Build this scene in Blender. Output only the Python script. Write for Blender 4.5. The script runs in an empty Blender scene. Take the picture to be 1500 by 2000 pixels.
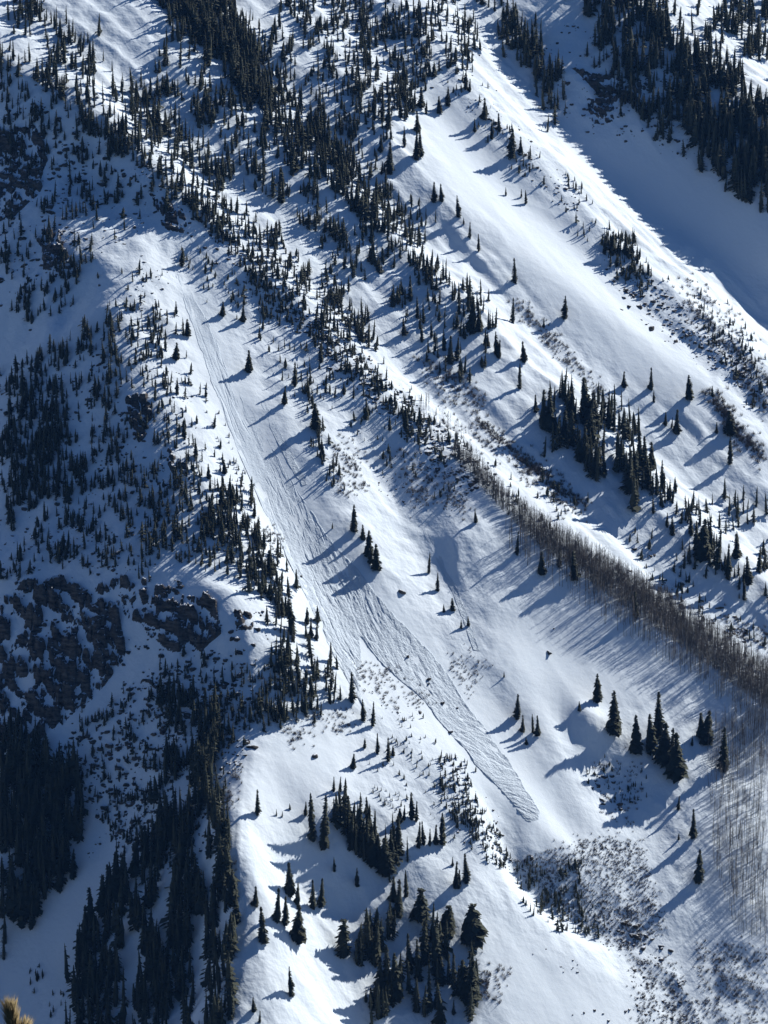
import bpy, bmesh, math, random
import numpy as np
# ---------------------------------------------------------------- camera, sky, sun, exposure
scene = bpy.context.scene
col = scene.collection
FOV = math.radians(17.1)
PITCH = math.radians(10)
CAM = np.array([0.0, 0.0, 400.0])
cam_data = bpy.data.cameras.new('camera')
cam_data.sensor_fit = 'VERTICAL'
cam_data.angle = FOV
cam_data.clip_start = 0.1
cam_data.clip_end = 20000
cam = bpy.data.objects.new('camera', cam_data)
cam.location = CAM
cam.rotation_euler = (math.pi / 2 - PITCH, 0, 0)
col.objects.link(cam)
scene.camera = cam

SUN_AZ = math.radians(47)      # from the view direction (+Y) towards the right (+X)
SUN_EL = math.radians(36)
world = bpy.data.worlds.new('World')
scene.world = world
world.use_nodes = True
wn = world.node_tree
sky = wn.nodes.new('ShaderNodeTexSky')
sky.sky_type = 'NISHITA'
sky.sun_disc = False
sky.sun_elevation = SUN_EL
sky.sun_rotation = SUN_AZ
sky.altitude = 3000
sky.air_density = 1.0
sky.dust_density = 0.0
sky.ozone_density = 10.0
wn.links.new(sky.outputs[0], wn.nodes['Background'].inputs[0])
wn.nodes['Background'].inputs[1].default_value = 0.06

sun_data = bpy.data.lights.new('sun', 'SUN')
sun_data.energy = 5.0
sun_data.angle = math.radians(0.53)
sun_data.color = (1.0, 0.975, 0.925)
sun = bpy.data.objects.new('sun', sun_data)
sun.rotation_euler = (math.pi / 2 - SUN_EL, 0, math.pi - SUN_AZ)
sun.location = (900, 2600, 1500)
col.objects.link(sun)

scene.view_settings.view_transform = 'Standard'
scene.view_settings.look = 'None'
scene.view_settings.gamma = 1
scene.view_settings.exposure = 0.3
scene.render.engine = 'CYCLES'
scene.cycles.max_bounces = 2
scene.cycles.diffuse_bounces = 1
scene.cycles.volume_bounces = 0
scene.cycles.use_denoising = True

rng = np.random.default_rng(7)
random.seed(7)

# ---------------------------------------------------------------- rays from photo positions to the ground
TF = math.tan(FOV / 2)
def ray(u, v):
    u = np.asarray(u, float); v = np.asarray(v, float)
    x = (u - 750) / 1000 * TF; y = (1000 - v) / 1000 * TF
    cp, sp = math.cos(PITCH), math.sin(PITCH)
    return np.stack([x, cp + y * sp, -sp + y * cp], -1)
def on_plane(u, v, H, p0, a, b):
    d = ray(u, v)
    t = (p0[2] - CAM[2] - a * (CAM[0] - p0[0]) + b * (CAM[1] - p0[1]) + H) / (d[..., 2] + a * d[..., 0] - b * d[..., 1])
    return CAM + d * t[..., None]
A, B = 0.4, 0.6                      # the mountainside falls to the right and towards the viewer
PC = CAM + ray(750, 1000) * 1600
PL = on_plane(np.array(260.), np.array(740.), np.array(3.), PC, A, B)
AL, BL = -0.45, 0.85                 # the shaded face falls to the left
def base(x, y): return PC[2] - A * (x - PC[0]) + B * (y - PC[1])

# survey lines of ridges and gullies: photo position and height above the mean slope
LINES = {
 'r1':  [(-250,-60,-20),(-100,60,-11),(0,130,0),(90,190,7),(170,250,13),(250,300,16),(330,390,17),(420,460,14),(560,585,11),(650,690,10),(760,790,10),(860,880,10),(950,985,10),(1040,1075,9),(1150,1150,8),(1250,1220,8),(1350,1290,8),(1450,1365,8),(1560,1440,8),(1750,1560,9)],
 'g12': [(-150,-120,-18),(60,50,-1),(180,140,6),(300,260,9),(400,345,9),(480,430,7),(600,545,5),(690,640,4),(780,720,3),(880,805,3),(980,885,3),(1080,955,2),(1180,1025,2),(1280,1100,1),(1400,1180,1),(1500,1255,1),(1700,1400,2)],
 'r2':  [(130,-120,7),(280,0,14),(350,80,17),(460,170,18),(540,240,17),(620,320,16),(700,400,15),(800,480,14),(880,560,14),(950,630,14),(1030,700,13),(1130,800,12),(1230,900,11),(1320,1000,10),(1420,1090,10),(1530,1190,10),(1700,1330,11)],
 'g23': [(250,-120,5),(380,10,10),(500,140,11),(590,230,11),(670,300,10),(750,390,9),(830,465,8),(900,530,8),(980,600,7),(1060,680,6),(1150,765,5),(1250,860,4),(1330,940,3),(1420,1030,3),(1520,1120,3),(1700,1270,4)],
 'r3':  [(450,-120,10),(560,0,14),(640,100,17),(710,210,18),(770,290,18),(830,345,17),(900,415,16),(980,470,15),(1080,540,14),(1200,620,14),(1300,690,14),(1390,760,15),(1450,830,14),(1530,920,13),(1700,1080,14)],
 'g34': [(640,-60,10),(760,110,12),(850,210,11),(940,310,10),(1030,400,9),(1130,490,8),(1230,575,8),(1320,650,9),(1420,740,11),(1530,850,12)],
 'r4':  [(760,-60,16),(880,120,17),(950,215,16),(1030,310,15),(1130,390,14),(1210,475,13),(1290,560,13),(1360,640,14),(1440,710,15),(1560,830,17)],
 'g45': [(860,-120,8),(960,60,6),(1060,190,4),(1150,290,2),(1300,410,-1),(1420,500,-2),(1520,580,-2),(1650,680,0)],
 'r5':  [(1090,-150,38),(1230,5,38),(1310,90,38),(1400,165,38),(1500,235,43),(1600,300,49),(1750,390,56)],
 'b5':  [(1350,-60,25),(1500,60,23),(1650,180,24)],
 'f5':  [(1100,130,15),(1250,260,13),(1400,380,13),(1530,480,16)],
 # near slope with the avalanche track
 'av':  [(345,520,6),(400,670,3),(450,800,0),(520,940,-2),(600,1100,-4),(690,1250,-5),(800,1360,-5),(920,1470,-6),(1050,1600,-9),(1110,1650,-11)],
 'ar':  [(330,430,13),(235,510,7),(215,610,5),(255,720,4),(295,810,4),(350,905,5),(440,985,5),(510,1075,5),(565,1170,5),(615,1270,3.5),(640,1330,2)],
 'c1':  [(170,320,-2),(235,390,2),(300,420,8)],
 'q':   [(560,620,5),(600,760,5.5),(640,880,6.5),(690,1010,5),(735,1100,2.5),(790,1180,-2)],
 'gq':  [(700,850,2),(780,1000,-2),(860,1180,-4.5),(915,1300,-6),(970,1390,-8),(1030,1490,-10),(1100,1610,-12.5),(1160,1670,-14)],
 'k':   [(985,1290,-2.5),(1050,1390,-4.5),(1100,1490,-7.5),(1150,1600,-11)],
 'kn':  [(1140,1398,0.5),(1175,1412,1)],
 'kg':  [(1105,1400,-6),(1120,1440,-8)],
 'w1':  [(900,1060,6),(1000,1180,2),(1100,1280,-2),(1180,1390,-2),(1300,1440,-2)],
 'w2':  [(1200,1260,3),(1300,1330,3),(1400,1420,1),(1500,1500,1)],
 'w3':  [(1180,1480,-10),(1230,1560,-13),(1270,1640,-15)],
 'w4':  [(1380,1560,-5),(1400,1700,-8),(1500,1650,-3),(1600,1600,2),(1600,1850,-5)],
 # gully at the bottom and the slopes around it
 'v':   [(1190,1660,-15),(1240,1760,-18),(1270,1880,-21),(1310,2000,-23),(1370,2150,-26)],
 'v2':  [(1400,1900,-16),(1500,1990,-14),(1600,2100,-11)],
 'u':   [(820,1430,-3),(880,1500,-3),(940,1600,-6),(970,1700,-10),(1060,1795,-14),(1130,1845,-17),(1190,1885,-19)],
 'gu':  [(985,1640,-15),(1000,1710,-20),(1080,1780,-22),(1150,1830,-23),(1220,1865,-23)],
 'uf':  [(1020,1665,-12),(1120,1690,-13),(1180,1730,-16)],
 'ul':  [(720,1440,-3),(800,1530,-5),(880,1650,-8),(960,1780,-13),(1060,1880,-16),(1170,2000,-20)],
 't':   [(640,1390,1),(570,1410,2.5),(490,1480,3),(450,1580,3),(435,1680,1),(455,1780,-5),(455,1900,-9),(450,2050,-12)],
 't2':  [(560,1560,-1),(640,1600,-1),(720,1570,-3),(790,1640,-6),(850,1710,-9),(920,1750,-11),(940,1850,-14),(965,2000,-19),(980,2100,-22)],
 't3':  [(560,1730,-12),(620,1800,-17),(700,1800,-19),(770,1880,-25),(650,1930,-24),(720,2050,-32),(860,1960,-25)],
}
LEFT = {   # offsets above the plane of the shaded left face
 'l0':  [(-250,150,0),(-150,400,0),(-200,900,0),(-220,1400,-10),(-200,1900,-10)],
 'l1':  [(40,330,0),(110,420,0),(160,500,1)],
 'ch':  [(215,545,0),(150,600,-4),(70,660,-6),(0,715,-8),(-90,790,-9)],
 'l2':  [(30,560,2),(100,540,2),(60,840,1),(130,900,0),(60,1040,0),(200,1000,-1),(280,960,-2),(330,1060,-2)],
 'ct':  [(-80,1150,6),(0,1150,6),(120,1140,5),(220,1135,5),(330,1150,4),(430,1170,2)],
 'cb':  [(-80,1500,-9),(0,1480,-8),(95,1450,-8),(150,1380,-7),(230,1330,-6),(330,1280,-4),(420,1255,-3),(480,1220,-1)],
 'lm':  [(250,1450,-9),(380,1380,-6),(330,1560,-10),(430,1500,-5)],
 'gl':  [(260,1550,-14),(200,1640,-19),(110,1740,-25),(0,1860,-31),(-120,1960,-36)],
 'lf':  [(60,1560,-10),(0,1680,-10),(-100,1800,-14)],
 'lr':  [(330,1680,-13),(260,1780,-17),(330,1900,-19),(200,1900,-26),(120,1980,-31),(400,1780,-11),(400,1950,-15),(250,2100,-27)],
}
pts = []
def sample_line(L, p0, a, b):
    L = np.array(L, float)
    seg = np.hypot(*(L[1:, :2] - L[:-1, :2]).T)
    for i in range(len(L) - 1):
        n = max(1, int(seg[i] / 45))
        for k in range(n):
            pts.append((L[i] + (L[i + 1] - L[i]) * k / n, p0, a, b))
    pts.append((L[-1], p0, a, b))
for L in LINES.values(): sample_line(L, PC, A, B)
for L in LEFT.values(): sample_line(L, PL, AL, BL)
P = np.array([on_plane(np.array(q[0]), np.array(q[1]), np.array(q[2]), p0, a, b) for q, p0, a, b in pts])
Hc = P[:, 2] - base(P[:, 0], P[:, 1])
# linear radial interpolation with a plane
S = 100.0
XY = P[:, :2] / S
n = len(XY)
D = np.hypot(XY[:, None, 0] - XY[None, :, 0], XY[:, None, 1] - XY[None, :, 1])
K = np.zeros((n + 3, n + 3))
K[:n, :n] = -D + np.eye(n) * 0.01 * -1
K[:n, n] = 1; K[:n, n + 1:] = XY; K[n, :n] = 1; K[n + 1:, :n] = XY.T
W = np.linalg.solve(K, np.concatenate([Hc, np.zeros(3)]))
def rbf(x, y):
    out = np.empty(x.shape); xf = x.ravel() / S; yf = y.ravel() / S; o = out.ravel()
    for i in range(0, len(xf), 20000):
        s = slice(i, i + 20000)
        d = np.hypot(xf[s, None] - XY[None, :, 0], yf[s, None] - XY[None, :, 1])
        o[s] = -d @ W[:n] + W[n] + W[n + 1] * xf[s] + W[n + 2] * yf[s]
    return o.reshape(x.shape)

def hash2(ix, iy, seed):
    h = (ix.astype(np.int64) * 374761393 + iy.astype(np.int64) * 668265263 + seed * 974634777) & 0x7fffffff
    h = ((h ^ (h >> 13)) * 1274126177) & 0x7fffffff
    return ((h ^ (h >> 16)) & 0xffff) / 65535.0
def vnoise(x, y, seed=0):
    ix = np.floor(x); iy = np.floor(y); fx = x - ix; fy = y - iy
    fx = fx * fx * fx * (fx * (fx * 6 - 15) + 10); fy = fy * fy * fy * (fy * (fy * 6 - 15) + 10)
    a = hash2(ix, iy, seed); b = hash2(ix + 1, iy, seed); c = hash2(ix, iy + 1, seed); d = hash2(ix + 1, iy + 1, seed)
    return (a + (b - a) * fx + (c - a) * fy + (a - b - c + d) * fx * fy) * 2 - 1
def fbm(x, y, wl, octv=4, seed=0, gain=0.5):
    s = np.zeros(np.shape(x)); amp = 1.0; tot = 0
    for k in range(octv):
        c, sn = math.cos(0.7 * k + seed), math.sin(0.7 * k + seed)
        s += amp * vnoise((x * c - y * sn) / wl + 31.7 * k, (x * sn + y * c) / wl + 11.3 * k, seed + k * 17)
        tot += amp; amp *= gain; wl *= 0.5
    return s / tot

# coarse survey grid of the interpolated relief
GX0, GX1, GY0, GY1, GS = -420.0, 420.0, 1020.0, 2420.0, 4.0
gx = np.arange(GX0, GX1 + 1, GS); gy = np.arange(GY0, GY1 + 1, GS)
GXX, GYY = np.meshgrid(gx, gy)
Hg = rbf(GXX, GYY)
def blur(a):
    p = np.pad(a, 1, mode='edge')
    a = (p[:-2] + 2 * p[1:-1] + p[2:]) / 4
    return (a[:, :-2] + 2 * a[:, 1:-1] + a[:, 2:]) / 4
Hg = blur(Hg)
def grid_lookup(G, x, y):
    fx = np.clip((x - GX0) / GS, 0, len(gx) - 1.001); fy = np.clip((y - GY0) / GS, 0, len(gy) - 1.001)
    ix = fx.astype(int); iy = fy.astype(int); fx = fx - ix; fy = fy - iy
    return (G[iy, ix] * (1 - fx) * (1 - fy) + G[iy, ix + 1] * fx * (1 - fy) + G[iy + 1, ix] * (1 - fx) * fy + G[iy + 1, ix + 1] * fx * fy)
def smoothstep(a, b, x):
    t = np.clip((x - a) / (b - a), 0, 1); return t * t * (3 - 2 * t)
def inside(poly, x, y):
    poly = np.array(poly, float); r = np.zeros(np.shape(x), bool); j = len(poly) - 1
    for i in range(len(poly)):
        xi, yi = poly[i]; xj, yj = poly[j]
        c = ((yi > y) != (yj > y)) & (x < (xj - xi) * (y - yi) / (yj - yi + 1e-12) + xi)
        r ^= c; j = i
    return r
def project(x, y, z):
    dx = x - CAM[0]; dy = y - CAM[1]; dz = z - CAM[2]
    cp, sp = math.cos(PITCH), math.sin(PITCH)
    f = dy * cp - dz * sp; up = dy * sp + dz * cp
    return 750 + dx / f / TF * 1000, 1000 - up / f / TF * 1000

# smooth snowfields keep little small-scale relief; everything else is lumpy
SMOOTH = [
 [(800,150),(900,190),(1000,330),(1120,430),(1200,560),(1330,680),(1440,800),(1300,800),(1100,640),(960,470),(830,330)],
 [(1060,200),(1130,330),(1300,460),(1480,560),(1520,420),(1380,330),(1250,280),(1150,270)],
 [(340,520),(420,640),(520,800),(640,1000),(760,1180),(900,1300),(1050,1440),(1180,1640),(1080,1680),(940,1560),(800,1420),(640,1320),(560,1180),(440,900),(380,760)],
 [(940,1250),(1060,1150),(1250,1260),(1330,1380),(1200,1380),(1080,1450),(1000,1350)],
 [(480,1480),(620,1380),(720,1460),(640,1560),(480,1620)],
 [(940,1800),(1100,1860),(1280,1960),(1260,2050),(980,2050)],
]
def rough_mask(x, y, z):
    u, v = project(x, y, z); m = np.ones(x.shape)
    for p in SMOOTH: m = np.where(inside(p, u, v), 0.0, m)
    return m
Zg0 = base(GXX, GYY) + Hg
RM = rough_mask(GXX, GYY, Zg0)
for _ in range(6): RM = blur(RM)

uu, vv = project(GXX, GYY, Zg0)
RIBS = inside([(-200,-200),(1700,-200),(1700,1500),(1050,1080),(930,960),(560,590),(420,460),(250,300),(0,130),(-200,0)], uu, vv).astype(float)
RIBS = np.maximum(RIBS, 0.35 * inside([(420,460),(560,590),(930,960),(900,1080),(700,900),(560,700)], uu, vv))
for _ in range(6): RIBS = blur(RIBS)
def ground(x, y):
    x = np.asarray(x, float); y = np.asarray(y, float)
    h = base(x, y) + grid_lookup(Hg, x, y)
    rm = 0.16 + 0.84 * grid_lookup(RM, x, y)
    wx = x + 6 * fbm(x, y, 40, 2, 5); wy = y + 6 * fbm(x, y, 40, 2, 6)
    h = h + rm * (2.6 * fbm(wx, wy, 46, 3, 1) + 2.1 * (0.5 - np.abs(fbm(wx + wy * 0.5, wy - wx * 0.5, 21, 3, 2))) + 0.28 * fbm(x, y, 5, 2, 3))
    ra = (x - 0.79 * y) / 1.274; rc = (0.79 * x + y) / 1.274        # along and across the ridges
    h = h + rm * grid_lookup(RIBS, x, y) * 2.6 * (0.5 - np.abs(fbm(ra / 6 + 2.0 * fbm(x, y, 25, 2, 16), rc + 3.0 * fbm(x, y, 35, 2, 18), 17, 3, 17)))
    fl = 0.55 * x - 0.835 * y; ac = 0.835 * x + 0.55 * y          # along and across the fall line
    h = h + 0.5 * fbm(x, y, 60, 2, 9) + 0.26 * fbm(fl / 4 + 3 * fbm(x, y, 30, 1, 14), ac, 9, 3, 15)
    # beyond the surveyed face the mountain goes on, the valley floor lies below and the viewer's own hillside rises
    far = np.minimum(h, 900 + 0.05 * h)
    near = CAM[2] - 1.75 - 0.62 * np.maximum(y, -40) - 0.00012 * x * x
    floor = -180 + 6 * fbm(x, y, 200, 3, 12)
    hh = np.where(y > 1100, np.maximum(far, floor), np.maximum(np.maximum(np.minimum(far, 60.0), near), floor))
    return hh
def graded(a0, a1, step, far0, far1):
    core = list(np.arange(a0, a1 + 1e-6, step)); s = step; v = core[-1]; hi = []
    while v < far1: s *= 1.25; v += s; hi.append(v)
    s = step; v = core[0]; lo = []
    while v > far0: s *= 1.25; v -= s; lo.append(v)
    return np.array(lo[::-1] + core + hi), len(lo), len(core)
STEP = 1.25
tx, ix0, nxc = graded(-290, 290, STEP, -1500, 1500)
ty, iy0, nyc = graded(1200, 2150, STEP, -250, 3400)
TX, TY = np.meshgrid(tx, ty)
TZ = ground(TX, TY)
CORE = TZ[iy0:iy0 + nyc, ix0:ix0 + nxc].copy()
def surface(x, y):                   # the ground exactly as its mesh lies
    fx = np.clip((x + 290) / STEP, 0, nxc - 1.001); fy = np.clip((y - 1200) / STEP, 0, nyc - 1.001)
    ix = fx.astype(int); iy = fy.astype(int); fx = fx - ix; fy = fy - iy
    return (CORE[iy, ix] * (1 - fx) * (1 - fy) + CORE[iy, ix + 1] * fx * (1 - fy) + CORE[iy + 1, ix] * (1 - fx) * fy + CORE[iy + 1, ix + 1] * fx * fy)
def hit(u, v):
    u = np.atleast_1d(np.asarray(u, float)); v = np.atleast_1d(np.asarray(v, float))
    d = ray(u, v); done = np.zeros(u.shape, bool); T = 1200.0
    lo = np.full(u.shape, 1200.0); hi = np.full(u.shape, 2200.0)
    while T < 2200 and not done.all():
        T += 4.0
        p = CAM + d * T
        below = (p[:, 2] < surface(p[:, 0], p[:, 1])) & ~done
        hi[below] = T; lo[below] = T - 4.0
        done |= below
    for _ in range(9):
        m = (lo + hi) / 2; p = CAM + d * m[:, None]
        b = p[:, 2] < surface(p[:, 0], p[:, 1])
        hi = np.where(b, m, hi); lo = np.where(b, lo, m)
    p = CAM + d * hi[:, None]
    p[:, 2] = surface(p[:, 0], p[:, 1])
    return p

# ---------------------------------------------------------------- materials
def new_mat(name, rough=0.9):
    m = bpy.data.materials.new(name); m.use_nodes = True
    nt = m.node_tree; b = nt.nodes['Principled BSDF']; b.inputs['Roughness'].default_value = rough
    b.inputs['Specular IOR Level'].default_value = 0.15
    return m, nt, b
def node(nt, t, **kw):
    nd = nt.nodes.new(t)
    for k, v in kw.items(): setattr(nd, k, v)
    return nd
def snow_material():
    m, nt, b = new_mat('snow', 0.85)
    tc = node(nt, 'ShaderNodeNewGeometry')
    n1 = node(nt, 'ShaderNodeTexNoise'); n1.inputs['Scale'].default_value = 0.35; n1.inputs['Detail'].default_value = 4
    n2 = node(nt, 'ShaderNodeTexNoise'); n2.inputs['Scale'].default_value = 0.05; n2.inputs['Detail'].default_value = 1
    for q in (n1, n2): nt.links.new(tc.outputs['Position'], q.inputs['Vector'])
    r = node(nt, 'ShaderNodeMix', data_type='RGBA')
    r.inputs['A'].default_value = (0.765, 0.85, 0.915, 1); r.inputs['B'].default_value = (0.82, 0.885, 0.93, 1)
    nt.links.new(n2.outputs['Fac'], r.inputs['Factor']); nt.links.new(r.outputs['Result'], b.inputs['Base Color'])
    at = node(nt, 'ShaderNodeAttribute', attribute_name='rough')
    mul = node(nt, 'ShaderNodeMath', operation='MULTIPLY_ADD'); mul.inputs[1].default_value = 0.45; mul.inputs[2].default_value = 0.22
    nt.links.new(at.outputs['Fac'], mul.inputs[0])
    bp = node(nt, 'ShaderNodeBump'); bp.inputs['Distance'].default_value = 0.6
    mp = node(nt, 'ShaderNodeMapping', vector_type='TEXTURE'); mp.inputs['Rotation'].default_value = (0, 0, -0.99); mp.inputs['Scale'].default_value = (7.0, 1.0, 7.0)
    n3 = node(nt, 'ShaderNodeTexNoise'); n3.inputs['Scale'].default_value = 0.55; n3.inputs['Detail'].default_value = 2
    nt.links.new(tc.outputs['Position'], mp.inputs['Vector']); nt.links.new(mp.outputs[0], n3.inputs['Vector'])
    hs = node(nt, 'ShaderNodeMath', operation='MULTIPLY_ADD'); hs.inputs[1].default_value = 0.3
    nt.links.new(n3.outputs['Fac'], hs.inputs[0]); nt.links.new(n1.outputs['Fac'], hs.inputs[2])
    nt.links.new(mul.outputs[0], bp.inputs['Strength']); nt.links.new(hs.outputs[0], bp.inputs['Height'])
    nt.links.new(bp.outputs[0], b.inputs['Normal'])
    return m
SNOW = snow_material()
def plain_material(name, ca, cb, scale=0.2, rough=0.9):
    m, nt, b = new_mat(name, rough)
    g = node(nt, 'ShaderNodeNewGeometry'); n1 = node(nt, 'ShaderNodeTexNoise'); n1.inputs['Scale'].default_value = scale; n1.inputs['Detail'].default_value = 5
    nt.links.new(g.outputs['Position'], n1.inputs['Vector'])
    r = node(nt, 'ShaderNodeMix', data_type='RGBA'); r.inputs['A'].default_value = (*ca, 1); r.inputs['B'].default_value = (*cb, 1)
    nt.links.new(n1.outputs['Fac'], r.inputs['Factor']); nt.links.new(r.outputs['Result'], b.inputs['Base Color'])
    return m
DARK_VALLEY = plain_material('dark_valley_side', (0.02, 0.03, 0.02), (0.07, 0.08, 0.07), 0.08)   # unseen valley and viewer's hillside, coloured dark to cut sunlight bounced into the shade

def mesh_obj(name, verts, faces, mat, parent=None, smooth=False):
    me = bpy.data.meshes.new(name)
    verts = np.asarray(verts, np.float32); faces = np.asarray(faces, np.int32)
    k = faces.shape[1]
    me.vertices.add(len(verts)); me.vertices.foreach_set('co', verts.ravel())
    me.loops.add(faces.size); me.loops.foreach_set('vertex_index', faces.ravel())
    me.polygons.add(len(faces)); me.polygons.foreach_set('loop_start', np.arange(0, faces.size, k, dtype=np.int32))
    me.update(calc_edges=True)
    if smooth: me.polygons.foreach_set('use_smooth', np.ones(len(faces), bool))
    if mat: me.materials.append(mat)
    o = bpy.data.objects.new(name, me); col.objects.link(o)
    if parent: o.parent = parent
    return o
def tag(o, label=None, cat=None, group=None, kind=None):
    if label: o['label'] = label
    if cat: o['category'] = cat
    if group: o['group'] = group
    if kind: o['kind'] = kind
    return o

# ---------------------------------------------------------------- the mountainside, one sheet
nx, ny = len(tx), len(ty)
idx = np.arange(nx * ny).reshape(ny, nx)
F = np.stack([idx[:-1, :-1], idx[:-1, 1:], idx[1:, 1:], idx[1:, :-1]], -1).reshape(-1, 4)
mountain = mesh_obj('mountainside', np.stack([TX, TY, TZ], -1).reshape(-1, 3), F, SNOW, smooth=True)
tag(mountain, kind='structure')
mountain.data.materials.append(DARK_VALLEY)
fy = np.repeat(ty[:-1], nx - 1)
mountain.data.polygons.foreach_set('material_index', (fy < 1060).astype(np.int32))
ra = mountain.data.attributes.new('rough', 'FLOAT', 'POINT')
ra.data.foreach_set('value', grid_lookup(RM, TX, TY).ravel().astype(np.float32))

# ---------------------------------------------------------------- shared materials
BARK = plain_material('bark', (0.035, 0.028, 0.022), (0.07, 0.055, 0.045), 1.5)
NEEDLE = plain_material('needles', (0.012, 0.022, 0.020), (0.085, 0.085, 0.052), 0.2)
ASPEN_BARK = plain_material('aspen_bark', (0.105, 0.098, 0.09), (0.225, 0.208, 0.192), 0.7)
TWIG = plain_material('twigs', (0.09, 0.075, 0.065), (0.21, 0.18, 0.155), 0.15)
def rock_material():
    m, nt, b = new_mat('snow_capped_rock', 0.9)
    g = node(nt, 'ShaderNodeNewGeometry')
    n1 = node(nt, 'ShaderNodeTexNoise'); n1.inputs['Scale'].default_value = 0.5; n1.inputs['Detail'].default_value = 8; n1.inputs['Roughness'].default_value = 0.65
    n2 = node(nt, 'ShaderNodeTexNoise'); n2.inputs['Scale'].default_value = 0.25; n2.inputs['Detail'].default_value = 6
    mp = node(nt, 'ShaderNodeMapping'); mp.inputs['Rotation'].default_value = (0, 0.5, 0); mp.inputs['Scale'].default_value = (0.35, 0.35, 1.6)
    nt.links.new(g.outputs['Position'], mp.inputs['Vector'])
    nt.links.new(mp.outputs[0], n1.inputs['Vector']); nt.links.new(g.outputs['Position'], n2.inputs['Vector'])
    rc = node(nt, 'ShaderNodeMix', data_type='RGBA')
    rc.inputs['A'].default_value = (0.018, 0.017, 0.017, 1); rc.inputs['B'].default_value = (0.17, 0.15, 0.13, 1)
    cr = node(nt, 'ShaderNodeMapRange'); cr.inputs['From Min'].default_value = 0.36; cr.inputs['From Max'].default_value = 0.66
    nt.links.new(n1.outputs['Fac'], cr.inputs['Value']); nt.links.new(cr.outputs[0], rc.inputs['Factor'])
    sx = node(nt, 'ShaderNodeSeparateXYZ'); nt.links.new(g.outputs['Normal'], sx.inputs[0])
    ad = node(nt, 'ShaderNodeMath', operation='MULTIPLY_ADD'); ad.inputs[1].default_value = 0.7; ad.inputs[2].default_value = -0.42
    nt.links.new(n2.outputs['Fac'], ad.inputs[0])
    sm = node(nt, 'ShaderNodeMath', operation='ADD'); nt.links.new(sx.outputs['Z'], sm.inputs[0]); nt.links.new(ad.outputs[0], sm.inputs[1])
    ramp = node(nt, 'ShaderNodeMapRange'); ramp.inputs['From Min'].default_value = 0.77; ramp.inputs['From Max'].default_value = 0.85
    nt.links.new(sm.outputs[0], ramp.inputs['Value'])
    mx = node(nt, 'ShaderNodeMix', data_type='RGBA'); mx.inputs['B'].default_value = (0.83, 0.865, 0.91, 1)
    nt.links.new(ramp.outputs[0], mx.inputs['Factor']); nt.links.new(rc.outputs['Result'], mx.inputs['A']); nt.links.new(mx.outputs['Result'], b.inputs['Base Color'])
    bp = node(nt, 'ShaderNodeBump'); bp.inputs['Strength'].default_value = 0.9; bp.inputs['Distance'].default_value = 1.6
    nt.links.new(n1.outputs['Fac'], bp.inputs['Height']); nt.links.new(bp.outputs[0], b.inputs['Normal'])
    return m
ROCK = rock_material()

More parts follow.
